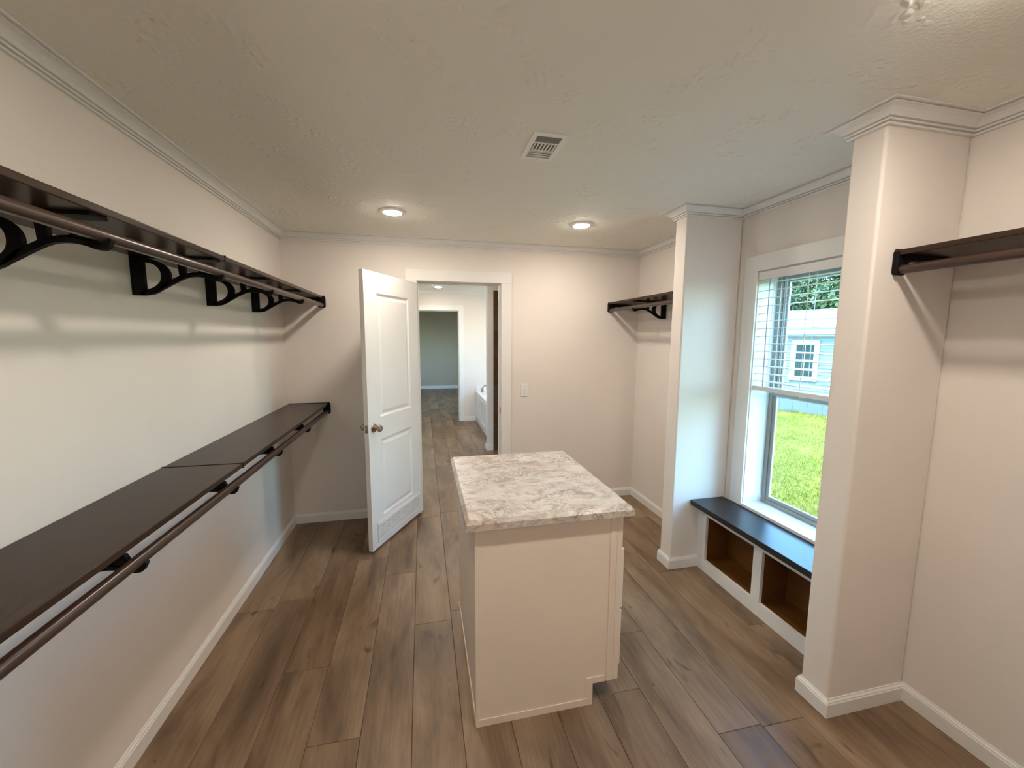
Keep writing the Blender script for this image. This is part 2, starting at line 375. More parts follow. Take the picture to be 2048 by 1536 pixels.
# room on the left when travelling counter-clockwise seen from above
path = [(XL, YB), (XR, YB), (XR, Y1), (XP, Y1), (XP, Y1b), (XR, Y1b), (XR, Y2), (XP, Y2), (XP, Y2b), (XR, Y2b), (XR, YF), (XL, YF), (XL, YB)]
sweep(['trim_%d' % (i+1) for i in range(12)], path, CRP, H, m_trim)
sweep(['baseboard_back', 'baseboard_right', 'baseboard_partition_front', 'baseboard_partition_end', 'baseboard_partition_rear'],
      [(XL, YB), (XR, YB), (XR, Y1), (XP, Y1), (XP, Y1b), (1.868, Y1b)], BBP, 0, m_trim)
sweep(['baseboard_pillar_front', 'baseboard_pillar_end', 'baseboard_pillar_rear', 'baseboard_alcove', 'baseboard_far'],
      [(1.868, Y2), (XP, Y2), (XP, Y2b), (XR, Y2b), (XR, YF), (DX1+.098, YF)], BBP, 0, m_trim)
sweep(['baseboard_far_left', 'baseboard_left'], [(DX0-.098, YF), (XL, YF), (XL, YB)], BBP, 0, m_trim)
# hall
sweep(['baseboard_hall_end', 'baseboard_hall_wing_a'], [(.984, YH), (.775, YH)], BBP, 0, m_trim)
sweep(['baseboard_wing_rear', 'baseboard_wing_end', 'baseboard_wing_front'], [(.984, 5.65), (.880, 5.65), (.880, 5.535), (.962, 5.535)][::-1], BBP, 0, m_trim)
sweep(['baseboard_end'], [(XR, YE), (-2.0, YE)], [(p, q*1.15) for p, q in BBP], 0, m_trim)
sweep(['baseboard_stub', 'baseboard_stub_side'], [(-.085, YH), (-.085, 7.22), (-1.45, 7.22)], [(p*2.0, q) for p, q in BBP], 0, m_trim)
sweep(['trim_20'], [(XR, YH), (-1.45, YH)], [(0, 0), (0, -.028), (.03, 0)], H, m_trim)

# ------------------------------------------------------------------ door casing and jambs (trim 21) and second doorway (trim 22)
def casing(name, x0, x1, z1, yf, yb, wd, side=True):
    t = struct(empty(name, ((x0+x1)/2, yf, 0)))
    def loc(mb): mb.v = [(a-(x0+x1)/2, b-yf, c) for a, b, c in mb.v]; return mb
    loc(BX(x0-.02, x0, yf-.002, yb+.002, 0, z1)).build('side_jamb', m_trim, t, .001)
    loc(BX(x1, x1+.02, yf-.002, yb+.002, 0, z1)).build('side_jamb', m_trim, t, .001)
    loc(BX(x0-.02, x1+.02, yf-.002, yb+.002, z1, z1+.02)).build('head_jamb', m_trim, t, .001)
    loc(BX(x0-wd, x0-.006, yf-.013, yf, 0, z1+.006)).build('casing_board', m_trim, t, .0015)
    loc(BX(x1+.006, x1+wd, yf-.013, yf, 0, z1+.006)).build('casing_board', m_trim, t, .0015)
    loc(BX(x0-wd-.0, x1+wd, yf-.015, yf, z1+.006, z1+.1)).build('head_casing', m_trim, t, .0015)
    # stop moulding
    ys = yf+.037
    loc(BX(x0, x0+.011, ys, ys+.035, 0, z1)).build('door_stop', m_trim, t, .001)
    loc(BX(x1-.011, x1, ys, ys+.035, 0, z1)).build('door_stop', m_trim, t, .001)
    loc(BX(x0+.011, x1-.011, ys, ys+.035, z1-.011, z1)).build('door_stop', m_trim, t, .001)
    return t, loc
t1, loc1 = casing('trim_21', DX0, DX1, DZ, YF, YW, .098)
loc1(BX(DX1-.0012, DX1+.001, YF+.004, YF+.034, .895, .955)).build('strike_plate', mat('dark_bronze', (.10, .075, .06), .4, .8), t1)
casing('trim_22', -.14, .673, 2.084, YH, YH2, .098)

# ------------------------------------------------------------------ the open door
dang = math.atan2(-.878, -.477)
d1 = struct(empty('door_1', (-.035, 3.612, 0), dang))
DLn, DT, DB, DTp = .735, .035, .022, 2.062
def panelled(mb, y, sgn, xs, zs, holes):
    """flat face at local y with moulded panels; holes are (x0,x1,z0,z1)"""
    def q(a, b, c, d_, depth=0):
        return [(a, y-sgn*depth, c), (b, y-sgn*depth, c), (b, y-sgn*depth, d_), (a, y-sgn*depth, d_)]
    for i in range(len(xs)-1):
        for j in range(len(zs)-1):
            r = (xs[i], xs[i+1], zs[j], zs[j+1])
            if r not in holes: mb.add(q(*r), [(0, 1, 2, 3)]); continue
            rings = [(0, 0), (.006, .002), (.014, .0075), (.024, .0085), (.044, .0025), (.050, .002)]
            vs = []
            for ins, dep in rings: vs += q(r[0]+ins, r[1]-ins, r[2]+ins, r[3]-ins, dep)
            fs = []
            for k in range(len(rings)-1):
                for e in range(4): fs.append((4*k+e, 4*k+(e+1) % 4, 4*k+4+(e+1) % 4, 4*k+4+e))
            fs.append(tuple(4*(len(rings)-1)+e for e in range(4)))
            mb.add(vs, fs)
px0, px1 = .145, .588
zs = [DB, .247, .841, 1.008, 1.917, DTp]; xs = [0, px0, px1, DLn]
holes = [(px0, px1, .247, .841), (px0, px1, 1.008, 1.917)]
mb = MB(); panelled(mb, 0, 1, xs, zs, holes); panelled(mb, -DT, -1, xs, zs, holes)
mb.add([(0,0,DB),(DLn,0,DB),(DLn,-DT,DB),(0,-DT,DB),(0,0,DTp),(DLn,0,DTp),(DLn,-DT,DTp),(0,-DT,DTp)], [(0,1,2,3),(4,5,6,7),(0,3,7,4),(1,2,6,5)])
leaf = mb.build('door_leaf', m_door, d1)
bm = bmesh.new(); bm.from_mesh(leaf.data); bmesh.ops.remove_doubles(bm, verts=bm.verts, dist=.0001); bmesh.ops.recalc_face_normals(bm, faces=bm.faces); bm.to_mesh(leaf.data); bm.free()
# knobs both sides
KP = [(.0335, 0), (.0335, .003), (.030, .008), (.020, .011), (.0115, .014), (.0105, .026), (.014, .032), (.0225, .038), (.0265, .046), (.0265, .054), (.023, .060), (.012, .063)]
for sgn, y0 in ((1, 0), (-1, -DT)):
    MB().lathe(KP, lambda a, b, h, s=sgn, y=y0: (.675+a, y+s*h, .943+b)).build('door_knob', m_nickel, d1, smooth=True)
BX(DLn, DLn+.0012, -.029, -.006, .915, .972).build('latch_plate', m_steel, d1)
MB().lathe([(.0085, 0), (.0085, .008), (.005, .011)], lambda a, b, h: (DLn+h, -.0175+a, .943+b), 14).build('latch_bolt', m_nickel, d1, smooth=True)
for z in (.25, 1.04, 1.85):
    MB().tube([(.001, -DT-.004, z-.045), (.001, -DT-.004, z+.045)], .006).build('hinge', m_nickel, d1)
# return-air grille at the foot of the door
GX0, GX1, GZ0, GZ1 = .030, .671, .060, .211
gr = empty('door_grille', (0, 0, 0), 0, d1)
g = MB()
fw = .020
def frame_rect(mb, x0, x1, z0, z1, w_, y0, y1):
    mb.box(x0, x1, y0, y1, z1-w_, z1).box(x0, x1, y0, y1, z0, z0+w_).box(x0, x0+w_, y0, y1, z0+w_, z1-w_).box(x1-w_, x1, y0, y1, z0+w_, z1-w_)
frame_rect(g, GX0, GX1, GZ0, GZ1, fw, .0005, .008)
cw_ = (GX1-GX0-2*fw-3*.012)/4
for c in range(1, 4):
    xx = GX0+fw+c*cw_+(c-1)*.012; g.box(xx, xx+.012, .001, .0070, GZ0+fw, GZ1-fw)
g.build('grille_frame', m_door, gr, .0015)
BX(GX0+fw, GX1-fw, .0002, .0008, GZ0+fw, GZ1-fw).build('grille_backing', mat('grille_shadow', (.10, .10, .10), .8), gr)  # dark sheet colours in the shade between the louvres
for c in range(4):
    xa = GX0+fw+c*(cw_+.012); nl = 9; hh = (GZ1-GZ0-2*fw)/nl
    for k in range(nl):
        zc = GZ0+fw+(k+.5)*hh
        MB().add([(xa, .0012, zc+.0026), (xa+cw_, .0012, zc+.0026), (xa+cw_, .0066, zc-.0010), (xa, .0066, zc-.0010), (xa, .0010, zc+.0010), (xa+cw_, .0010, zc+.0010), (xa+cw_, .0066, zc-.0036), (xa, .0066, zc-.0036)],
                 [(0,1,2,3),(7,6,5,4),(0,4,5,1),(2,6,7,3),(0,3,7,4),(1,5,6,2)]).build('slat', m_door, gr)

# ------------------------------------------------------------------ window 1: frame, sashes, glass, jamb liner, casing
w1 = struct(empty('window_1', (XR, (WY0+WY1)/2, WZ0)))
def wl(mb): mb.v = [(a-XR, b-(WY0+WY1)/2, c-WZ0) for a, b, c in mb.v]; return mb
XG = 2.209
def rect_yz(mb, x0, x1, y0, y1, z0, z1, w_):
    mb.box(x0, x1, y0, y1, z1-w_, z1).box(x0, x1, y0, y1, z0, z0+w_).box(x0, x1, y0, y0+w_, z0+w_, z1-w_).box(x0, x1, y1-w_, y1, z0+w_, z1-w_)
wl(BX(XR-.002, XG+.02, WY0-.012, WY0, WZ0, WZ1)).build('jamb_liner', m_trim, w1, .001)
wl(BX(XR-.002, XG+.02, WY1, WY1+.012, WZ0, WZ1)).build('jamb_liner', m_trim, w1, .001)
wl(BX(XR-.002, XG+.02, WY0, WY1, WZ1, WZ1+.012)).build('jamb_liner', m_trim, w1, .001)
wl(BX(XR-.017, XG+.02, WY0-.012, WY1+.012, WZ0-.006, WZ0+.014)).build('window_sill', m_trim, w1, .002)
cwd = .1
wl(BX(XR-.015, XR, WY1+.005, WY1+.105, WZ0-.006, WZ1+.005)).build('casing_board', m_trim, w1, .0015)
wl(BX(XR-.015, XR, WY0-.105, WY0-.005, WZ0-.006, WZ1+.005)).build('casing_board', m_trim, w1, .0015)
wl(BX(XR-.016, XR, WY0-.105, WY1+.105, WZ1+.005, WZ1+.103)).build('head_casing', m_trim, w1, .0015)
f = MB(); rect_yz(f, XG, XG+.05, WY0+.001, WY1-.001, WZ0+.014, WZ1-.001, .026); wl(f).build('window_frame', m_frame, w1, .002)
ZM = 1.235
f = MB(); rect_yz(f, XG+.008, XG+.024, WY0+.027, WY1-.027, WZ0+.040, ZM+.036, .020)
f.box(XG+.004, XG+.026, WY0+.027, WY1-.027, ZM, ZM+.036); wl(f).build('lower_sash', m_frame, w1, .0025)
f = MB(); rect_yz(f, XG+.0105, XG+.0195, WY0+.047, WY1-.047, WZ0+.060, ZM, .007); wl(f).build('glazing_bead', m_trim, w1, .001)
wl(BX(XG+.013, XG+.017, WY0+.048, WY1-.048, WZ0+.061, ZM-.001)).build('pane', m_glass, w1)
f = MB(); rect_yz(f, XG+.028, XG+.046, WY0+.027, WY1-.027, ZM-.006, WZ1-.027, .030); wl(f).build('upper_sash', m_frame, w1, .0025)
f = MB(); rect_yz(f, XG+.031, XG+.042, WY0+.057, WY1-.057, ZM+.024, WZ1-.057, .006); wl(f).build('glazing_bead', m_trim, w1, .001)
for yy in (WY1-.036, WY1-.048): wl(BX(XG+.024, XG+.029, yy, yy+.005, ZM+.04, WZ1-.03)).build('sash_track', m_trim, w1)
wl(BX(XG+.036, XG+.040, WY0+.058, WY1-.058, ZM+.025, WZ1-.058)).build('pane', m_glass, w1)
wl(BX(XG-.006, XG+.006, 1.825, 1.875, ZM+.036, ZM+.048)).build('sash_lock', m_frame, w1, .002)

# window 2 over the tub, unseen, assumed and sized to light the hall
w2 = struct(empty('window_2', (XR, (TY0+TY1)/2, TZ0)))
def w2l(mb): mb.v = [(a-XR, b-(TY0+TY1)/2, c-TZ0) for a, b, c in mb.v]; return mb
f = MB(); rect_yz(f, XR-.014, XR, TY0-.09, TY1+.09, TZ0-.09, TZ1+.09, .09); w2l(f).build('casing_board', m_trim, w2)
f = MB(); rect_yz(f, XG, XG+.045, TY0, TY1, TZ0, TZ1, .05); f.box(XG+.005, XG+.04, (TY0+TY1)/2-.025, (TY0+TY1)/2+.025, TZ0+.05, TZ1-.05); w2l(f).build('window_frame', m_white, w2)
for a, b in ((TY0+.05, (TY0+TY1)/2-.025), ((TY0+TY1)/2+.025, TY1-.05)): w2l(BX(XG+.018, XG+.023, a, b, TZ0+.05, TZ1-.05)).build('pane', m_glass, w2)

w3 = struct(empty('window_3_added', (XR, 10.0, .9)))  # unseen window, added to light the far room
f = MB(); rect_yz(f, XR-.014-XR, 0, -.79, .79, -.09, 1.24, .09); f.build('casing_board', m_trim, w3)
f = MB(); rect_yz(f, XG-XR, XG+.045-XR, -.70, .70, 0, 1.15, .05); f.build('window_frame', m_white, w3)
BX(XG+.018-XR, XG+.023-XR, -.65, .65, .05, 1.10).build('pane', m_glass, w3)

# ------------------------------------------------------------------ blind, half raised
bl = tag(empty('window_blind', (2.095, (WY0+WY1)/2, WZ1)), 'white horizontal slat blind hung half down over the window', 'blind')
bc = (2.095, (WY0+WY1)/2, WZ1)
def bb(mb): mb.v = [(a-bc[0], b-bc[1], c-bc[2]) for a, b, c in mb.v]; return mb
by0, by1 = WY0+.008, WY1-.008
bb(BX(2.068, 2.122, by0, by1, 1.972, 2.010)).build('headrail', m_blind, bl, .002)
bb(BX(2.060, 2.066, by0-.002, by1+.002, 1.962, 2.012)).build('valance', m_blind, bl, .002)
pitch_ = .0468
sl = None
for k in range(14):
    zc = 1.945-k*pitch_
    if sl is None:
        n = 5; top = []; bot = []
        for i in range(n):
            u = i/(n-1)-.5; c_ = .0028*(1-4*u*u); top.append((u*.05, c_+.0014+u*.004)); bot.append((u*.05, c_-.0014+u*.004))
        mb = MB().band(top, bot, by0-bc[1], by1-bc[1], lambda p, q, t: (p, t, q))
        sl = mb.build('slat', m_blind, bl); sl.location = (0, 0, zc-bc[2])
    else:
        o = sl.copy(); C.objects.link(o); o.parent = bl; o.location = (0, 0, zc-bc[2])
zr = 1.945-13*pitch_-.030
bb(BX(2.068, 2.122, by0, by1, 1.276, 1.304)).build('bottom_rail', m_blind, bl, .005)
for yc in (WY0+.115, (WY0+WY1)/2, WY1-.115):
    for xc in (2.0685, 2.1215): bb(BX(xc-.0007, xc+.0007, yc-.0016, yc+.0016, 1.300, 1.975)).build('ladder_cord', m_blind, bl)
    bb(BX(2.078, 2.112, yc-.009, yc+.009, 1.270, 1.277)).build('rail_button', m_blind, bl, .002)
m_wand = mat('clear_wand', (.42, .45, .48), .2)
bb(MB().tube([(2.056, 2.085, 1.962), (2.054, 2.084, 1.62), (2.055, 2.082, 1.308)], .0032, 8)).build('tilt_wand', m_wand, bl, smooth=True)

# ------------------------------------------------------------------ window seat with two cubbies
BF = 1.867; BY0, BY1 = Y1b, Y2
bn = tag(empty('storage_bench', (1.95, (BY0+BY1)/2, 0)), 'built in bench under the window with black top and two brown open cubbies', 'bench')
bo = (1.95, (BY0+BY1)/2)
def bs(mb): mb.v = [(a-bo[0], b-bo[1], c) for a, b, c in mb.v]; return mb
bs(BX(1.794, XR-.018, BY0+.001, BY1-.001, .458, .493)).build('seat_top', m_bench, bn, .003)
f = MB().box(BF, BF+.019, BY0, BY1, 0, .083).box(BF, BF+.019, BY0, BY1, .398, .458)
f.box(BF, BF+.019, BY0, 1.418, .083, .398).box(BF, BF+.019, 1.803, 1.864, .083, .398).box(BF, BF+.019, 2.268, BY1, .083, .398)
bs(f).build('face_frame', m_trim, bn)
for a, b in ((1.418, 1.803), (1.864, 2.268)):
    f = MB().box(BF+.019, XR-.006, a-.02, b+.02, .060, .083).box(XR-.012, XR-.004, a-.02, b+.02, .083, .42).box(BF+.019, XR-.012, a-.02, a, .083, .42).box(BF+.019, XR-.012, b, b+.02, .083, .42).box(BF+.019, XR-.012, a, b, .41, .42)
    bs(f).build('cubby', m_brown, bn)

# ------------------------------------------------------------------ shelves with hanging rods
def bracket_mesh():
    mb = MB(); T = .008
    fn = lambda p, q, t: (p, t, q)
    mb.prism([(0, -.150), (.046, -.150), (.046, 0), (0, 0)], -T, T, fn)                       # wall post
    out = catmull([(.030, -.004), (.075, -.012), (.112, -.030), (.132, -.060), (.128, -.098), (.100, -.128), (.066, -.146), (.028, -.150)], 6)
    inn = catmull([(.036, -.022), (.066, -.026), (.088, -.038), (.101, -.062), (.098, -.092), (.080, -.113), (.060, -.124), (.036, -.130)], 6)
    mb.band(out, inn, -T, T, fn)                                                            # bowl of the D
    up_ = catmull([(.112, -.100), (.140, -.084), (.182, -.063), (.225, -.055), (.262, -.060), (.284, -.066), (.300, -.069), (.310, -.065), (.315, -.056)], 6)
    lo_ = catmull([(.080, -.138), (.112, -.121), (.150, -.098), (.190, -.078), (.228, -.073), (.262, -.079), (.288, -.088), (.310, -.085), (.322, -.062)], 6)
    mb.band(up_, lo_, -T, T, fn)                                                            # arm ending in the rod cradle
    mb.prism([(.164, -.070), (.188, -.064), (.186, 0), (.160, 0)], -T, T, fn)                  # strut to the shelf
    mb.prism([(.222, -.060), (.258, -.032), (.270, -.032), (.288, -.070)], -T, T, fn)            # horn behind the rod
    mb.prism([(0, -.006), (.12, -.006), (.12, 0), (0, 0)], -T, T, fn)                          # top plate, widening to a flange
    mb.prism([(.11, -.009), (.296, -.009), (.296, -.0003), (.11, -.0003)], -.030, .030, fn)
    return mb
brm = None
def shelf(name, wall_x, sgn, ztop, y0, y1, joints, brackets, caps, label, group=None):
    """sgn=+1: wall on the left, shelf reaches to +x"""
    global brm
    D = .311 if sgn > 0 else .322; TH = .020
    yc = (y0+y1)/2
    root = tag(empty(name, (wall_x, yc, ztop-TH)), label, 'shelf', group)
    def lo(mb, full=True): mb.v = [(sgn*a, b-yc, c) for a, b, c in mb.v]; return mb
    ys = [y0]+list(joints)+[y1]
    for a, b in zip(ys, ys[1:]):
        lo(BX(.001, D, a+.003, b-.003, 0, TH)).build('shelf_board', m_shelf, root, .003, 3)
    for j in joints:
        lo(MB().box(.001, D+.002, j-.004, j+.004, TH-.001, TH+.0022).box(.001, D+.002, j-.004, j+.004, -.002, .001).box(D, D+.0022, j-.004, j+.004, -.002, TH+.0022)).build('joint_strip', m_shelf, root)
    rx = .302 if sgn > 0 else .305
    rod = MB().tube([(sgn*rx, y0-yc+.006, -.052), (sgn*rx, y1-yc-.006, -.052)], .0165, 20)
    rod.build('hanging_rod', m_rod, root, smooth=True)
    for by in brackets:
        if brm is None:
            mb = bracket_mesh(); o = mb.build('bracket', m_black, root, .002, 1); brm = o; o.location = (0.0005, by-yc, 0)
        else:
            o = brm.copy(); C.objects.link(o); o.parent = root; o.location = (sgn*.0005, by-yc, 0)
        if sgn < 0: o.rotation_euler = (0, 0, math.pi)
    for cy_, s in caps:                                                   # end caps against a side wall; s = direction into the room
        fn = lambda p, q, t: (sgn*p, t, q)
        c = MB()
        c.prism([(.268, -.062), (.276, -.071), (.318, -.071), (.327, -.062), (.327, .010), (.318, .026), (.30, TH+.003), (0.002, TH+.003), (.002, 0), (.10, -.004), (.24, -.018), (.268, -.035)], cy_-yc, cy_-yc+s*.007, fn)
        c.prism([(.20, -.020), (.30, -.022), (.30, -.001), (.05, -.001)], cy_-yc+s*.007, cy_-yc+s*.030, fn)
        c.prism([(.286, -.072), (.322, -.072), (.326, -.06), (.326, .012), (.314, .024), (.280, -.03)], cy_-yc+s*.007, cy_-yc+s*.020, fn)
        c.build('end_cap', m_black, root, .0015, 1)
    return root
shelf('closet_shelf', XL, 1, 1.931, YB, YF, (.60, 1.928), (.14, .71, 1.278, 1.885, 2.444, 3.024), ((YF, -1), (YB, 1)), 'long dark brown shelf with hanging rod high on the left wall, above another', 'closet shelves with hanging rods')
shelf('closet_shelf', XL, 1, 1.045, YB, YF, (.60, 1.950), (.14, .70, 1.280, 1.868, 2.43, 3.012), ((YF, -1), (YB, 1)), 'long dark brown shelf with hanging rod low on the left wall, its top in view', 'closet shelves with hanging rods')
shelf('closet_shelf', XR, -1, 1.936, Y2b, YF, (), (3.168,), ((YF, -1), (Y2b, 1)), 'short dark brown shelf with rod in the far corner alcove right of the doorway', 'closet shelves with hanging rods')
shelf('closet_shelf', XR, -1, 1.936, YB, Y1, (), (.20,), ((Y1, -1), (YB, 1)), 'dark brown shelf with rod on the near right wall beside the nearest pillar', 'closet shelves with hanging rods')

# ------------------------------------------------------------------ island cabinet and counter
IX0, IX1, IY0, IY1 = .187, .790, 1.485, 2.250
ic = tag(empty('island_cabinet', (.5, 1.87, 0)), 'cream painted island drawer cabinet standing in the middle of the floor', 'cabinet')
def il(mb): mb.v = [(a-.5, b-1.87, c) for a, b, c in mb.v]; return mb
prof = [(IX0, 0), (.698, 0), (.698, .100), (IX1, .100), (IX1, .871), (IX0, .871)]
il(MB().prism(prof, IY0, IY1, lambda p, q, t: (p, t, q))).build('carcass', m_cab, ic, .002)
il(BX(.7005, .702, IY0+.012, IY1-.012, .0, .1)).build('toe_kick', mat('toe_kick_black', (.02, .02, .022), .5), ic)
il(BX(IX1+.0015, .817, IY0-.001, IY1+.001, .100, .871)).build('face_frame', m_cab, ic, .0015)
# thin cover strips round the near side and the left side
yf = IY0-.004; sw = .030
st = [(IX0+.030, .668, .028-sw*.8, .034), (.668, .698, 0, .128), (.698, .757, .100, .128), (.757, IX1, .100, .871)]
il(BX(IX0, .698, yf, IY0, 0, .032)).build('base_strip', m_cab, ic, .001)
il(BX(.668, .698, yf, IY0, .032, .130)).build('base_strip', m_cab, ic, .001)
il(BX(.698, .757, yf, IY0, .100, .130)).build('base_strip', m_cab, ic, .001)
il(BX(.760, IX1, yf, IY0, .100, .871)).build('corner_strip', m_cab, ic, .001)
il(BX(IX0-.004, IX0, IY0, IY1, 0, .034)).build('base_strip', m_cab, ic, .001)
il(BX(IX0-.003, IX0+.012, IY0-.003, IY0+.012, .0, .871)).build('corner_strip', m_cab, ic, .0015)
for z0, z1, s in ((.148, .408, .022), (.424, .697, .018), (.714, .852, .055)):
    dr = il(BX(.818, .837, IY0+s, IY1-s, z0, z1)).build('drawer', m_cab, ic, .003)
ct = MB()
prof = [(.163, 1.460), (.829, 1.460), (.829, 2.287), (.163, 2.287)]
ct.box(.147, .846, 1.444, 2.303, .872, .9117)
o = ct.build('countertop', m_marble, None)
bm = bmesh.new(); bm.from_mesh(o.data)
te = [e for e in bm.edges if all(v.co.z > .91 for v in e.verts)]
bmesh.ops.bevel(bm, geom=te, offset=.014, segments=1, affect='EDGES', profile=.5)
bm.to_mesh(o.data); bm.free()
tag(o, 'beige and grey marbled laminate counter slab lying on the island cabinet', 'countertop')

# ------------------------------------------------------------------ ceiling fittings
def downlight(x, y, label, power=None):
    r = tag(empty('ceiling_light', (x, y, H)), label, 'light', 'recessed ceiling lights')
    MB().lathe([(.055, -.001), (.055, -.010), (.064, -.010), (.086, -.004), (.088, 0), (.088, .001)], lambda a, b, h: (a, b, h), 32).build('trim_ring', m_white, r, smooth=True)
    MB().lathe([(.058, -.004), (.056, -.012), (.045, -.015), (.02, -.017), (.004, -.0175)], lambda a, b, h: (a, b, h), 32).build('lens', m_lamp, r, smooth=True)
    return r
downlight(-.173, 2.880, 'lit round ceiling light nearest the doorway, left of the other far one')
downlight(1.158, 2.885, 'lit round ceiling light in front of the far right alcove')
downlight(1.270, .715, 'lit round ceiling light cut by the top edge at upper right')
downlight(-.173, .715, 'lit round ceiling light above the camera by the left wall, out of frame')
downlight(.274, 6.877, 'small lit round ceiling light in view through the doorway, in the room beyond')
downlight(.274, 4.90, 'added ceiling light to brighten the hall, unseen above the doorway head casing')  # unseen lamp added to brighten the hall
downlight(1.52, 6.60, 'added ceiling light to brighten the hall, unseen above the bathtub behind the wing wall')  # another unseen lamp, added for more light in the hall
downlight(.274, 10.1, 'lit round ceiling light in the farthest room, hidden above the second doorway')

vx0, vx1, vy0, vy1 = .456, .606, 1.662, 1.904
vo = ((vx0+vx1)/2, (vy0+vy1)/2)
ve = tag(empty('ceiling_vent', (*vo, H)), 'small white rectangular air vent set in the ceiling', 'vent')
def vl(mb): mb.v = [(a-vo[0], b-vo[1], c-H) for a, b, c in mb.v]; return mb
fr_ = .022
f = MB(); z0v, z1v = H-.007, H-.0005
f.box(vx0, vx1, vy0, vy0+fr_, z0v, z1v).box(vx0, vx1, vy1-fr_, vy1, z0v, z1v).box(vx0, vx0+fr_, vy0+fr_, vy1-fr_, z0v, z1v).box(vx1-fr_, vx1, vy0+fr_, vy1-fr_, z0v, z1v)
ya, yb_ = vy0+fr_+.056, vy0+fr_+.128
f.box(vx0+fr_, vx1-fr_, ya-.004, ya+.004, z0v, z1v).box(vx0+fr_, vx1-fr_, yb_-.004, yb_+.004, z0v, z1v)
vl(f).build('vent_frame', m_white, ve, .0015)
vl(BX(vx0+fr_, vx1-fr_, vy0+fr_, vy1-fr_, H-.0012, H-.0004)).build('vent_backing', m_dark, ve)  # dark plate stands in for the shade inside the vent opening
for k in range(7):
    xx = vx0+fr_+.008+k*(vx1-vx0-2*fr_-.016)/6; vl(BX(xx-.0028, xx+.0028, ya+.004, yb_-.004, H-.0065, H-.0012)).build('vent_slat', m_white, ve)
for k in range(3):
    yy = vy0+fr_+.010+k*.016
    vl(MB().add([(vx0+fr_, yy, H-.0012), (vx1-fr_, yy, H-.0012), (vx1-fr_, yy+.004, H-.006), (vx0+fr_, yy+.004, H-.006), (vx0+fr_, yy+.001, H-.0012), (vx1-fr_, yy+.001, H-.0012), (vx1-fr_, yy+.005, H-.006), (vx0+fr_, yy+.005, H-.006)], [(0,1,2,3),(7,6,5,4),(0,4,5,1),(2,6,7,3),(0,3,7,4),(1,5,6,2)])).build('vent_slat', mat('vent_slat_shaded', (.28, .30, .27), .5), ve)  # near slats of the white vent, with shade put into their colour
for k in range(3):
    yy = yb_+.008+k*.018
    vl(MB().add([(vx0+fr_, yy, H-.0055), (vx1-fr_, yy, H-.0055), (vx1-fr_, yy+.021, H-.0015), (vx0+fr_, yy+.021, H-.0015), (vx0+fr_, yy, H-.0065), (vx1-fr_, yy, H-.0065), (vx1-fr_, yy+.021, H-.0025), (vx0+fr_, yy+.021, H-.0025)], [(0,1,2,3),(7,6,5,4),(0,4,5,1),(2,6,7,3),(0,3,7,4),(1,5,6,2)])).build('vent_slat', m_white, ve)
for y_ in (vy0+.011, vy1-.011): vl(MB().lathe([(.003, 0), (.003, .001)], lambda a, b, h, y=y_: (vo[0]+a, y+b, H-.0078+h), 10)).build('screw', m_steel, ve)

# ------------------------------------------------------------------ light switch
ls = tag(empty('light_switch', (.927, YF, 1.112)), 'white toggle light switch on the far wall right of the doorway', 'switch')
MB().box(-.036, .036, -.0055, -.0002, -.058, .058).build('switch_plate', m_trim, ls, .0025)
MB().box(-.006, .006, -.0065, -.0050, -.013, .013).build('toggle_well', m_white, ls)
MB().add([(-.0045, -.006, -.004), (.0045, -.006, -.004), (.0045, -.006, .006), (-.0045, -.006, .006), (-.0035, -.015, .006), (.0035, -.015, .006), (.0035, -.014, .011), (-.0035, -.014, .011)], [(3,2,1,0),(4,5,6,7),(0,1,5,4),(1,2,6,5),(2,3,7,6),(3,0,4,7)]).build('toggle', m_white, ls)
for z in (-.030, .030): MB().lathe([(.003, 0), (.003, .001)], lambda a, b, h, z=z: (a, -.0056-h, z+b), 10).build('screw', m_steel, ls)

# ------------------------------------------------------------------ bathtub in the room beyond
tb = tag(empty('bathtub', (1.52, 6.64, 0)), 'white bathtub in a panelled deck, glimpsed past the doorway on the right', 'bathtub')
def tl(mb): mb.v = [(a-1.52, b-6.64, c) for a, b, c in mb.v]; return mb
f = MB(); dz0, dz1 = .545, .580
f.box(.984, 1.20, 5.66, YH-.002, dz0, dz1).box(1.96, XR-.001, 5.66, YH-.002, dz0, dz1).box(1.20, 1.96, 5.66, 5.86, dz0, dz1).box(1.20, 1.96, 7.40, YH-.002, dz0, dz1)
tl(f).build('tub_deck', m_tub, tb)
tl(BX(.992, 1.01, 5.662, YH-.004, 0, .545)).build('apron', m_tubpanel, tb)
for a, b in ((5.70, 6.32), (6.36, 6.98), (7.02, 7.60)):
    f = MB(); x = .992
    for (w_, t0) in ((.055, .014),): rect_yz(f, x-t0, x, a, b, .07, .525, w_)
    tl(f).build('apron_panel', m_tubpanel, tb, .003)
rim = []; 
def sup(t, a, b, n=3.2):
    c, s = math.cos(t), math.sin(t); return (a*abs(c)**(2/n)*(1 if c >= 0 else -1), b*abs(s)**(2/n)*(1 if s >= 0 else -1))
prof = [(.06, .581), (.055, .606), (.03, .612), (0, .608), (-.03, .58), (-.07, .35), (-.12, .22), (-.22, .18)]
vs, fs = [], []; S = 40; npf = len(prof)
for k in range(S):
    for dr_, z in prof:
        x, y = sup(2*math.pi*k/S, .36+dr_, .75+dr_); vs.append((1.58+x, 6.63+y, z))
for k in range(S):
    for i in range(npf-1): fs.append((k*npf+i, ((k+1) % S)*npf+i, ((k+1) % S)*npf+i+1, k*npf+i+1))
fs.append(tuple(k*npf+npf-1 for k in range(S)))
tl(MB().add(vs, fs)).build('tub_basin', m_tub, tb, smooth=True)
tl(BX(.990, XR-.002, YH-.010, YH-.001, .580, .70)).build('backsplash', m_tub, tb)
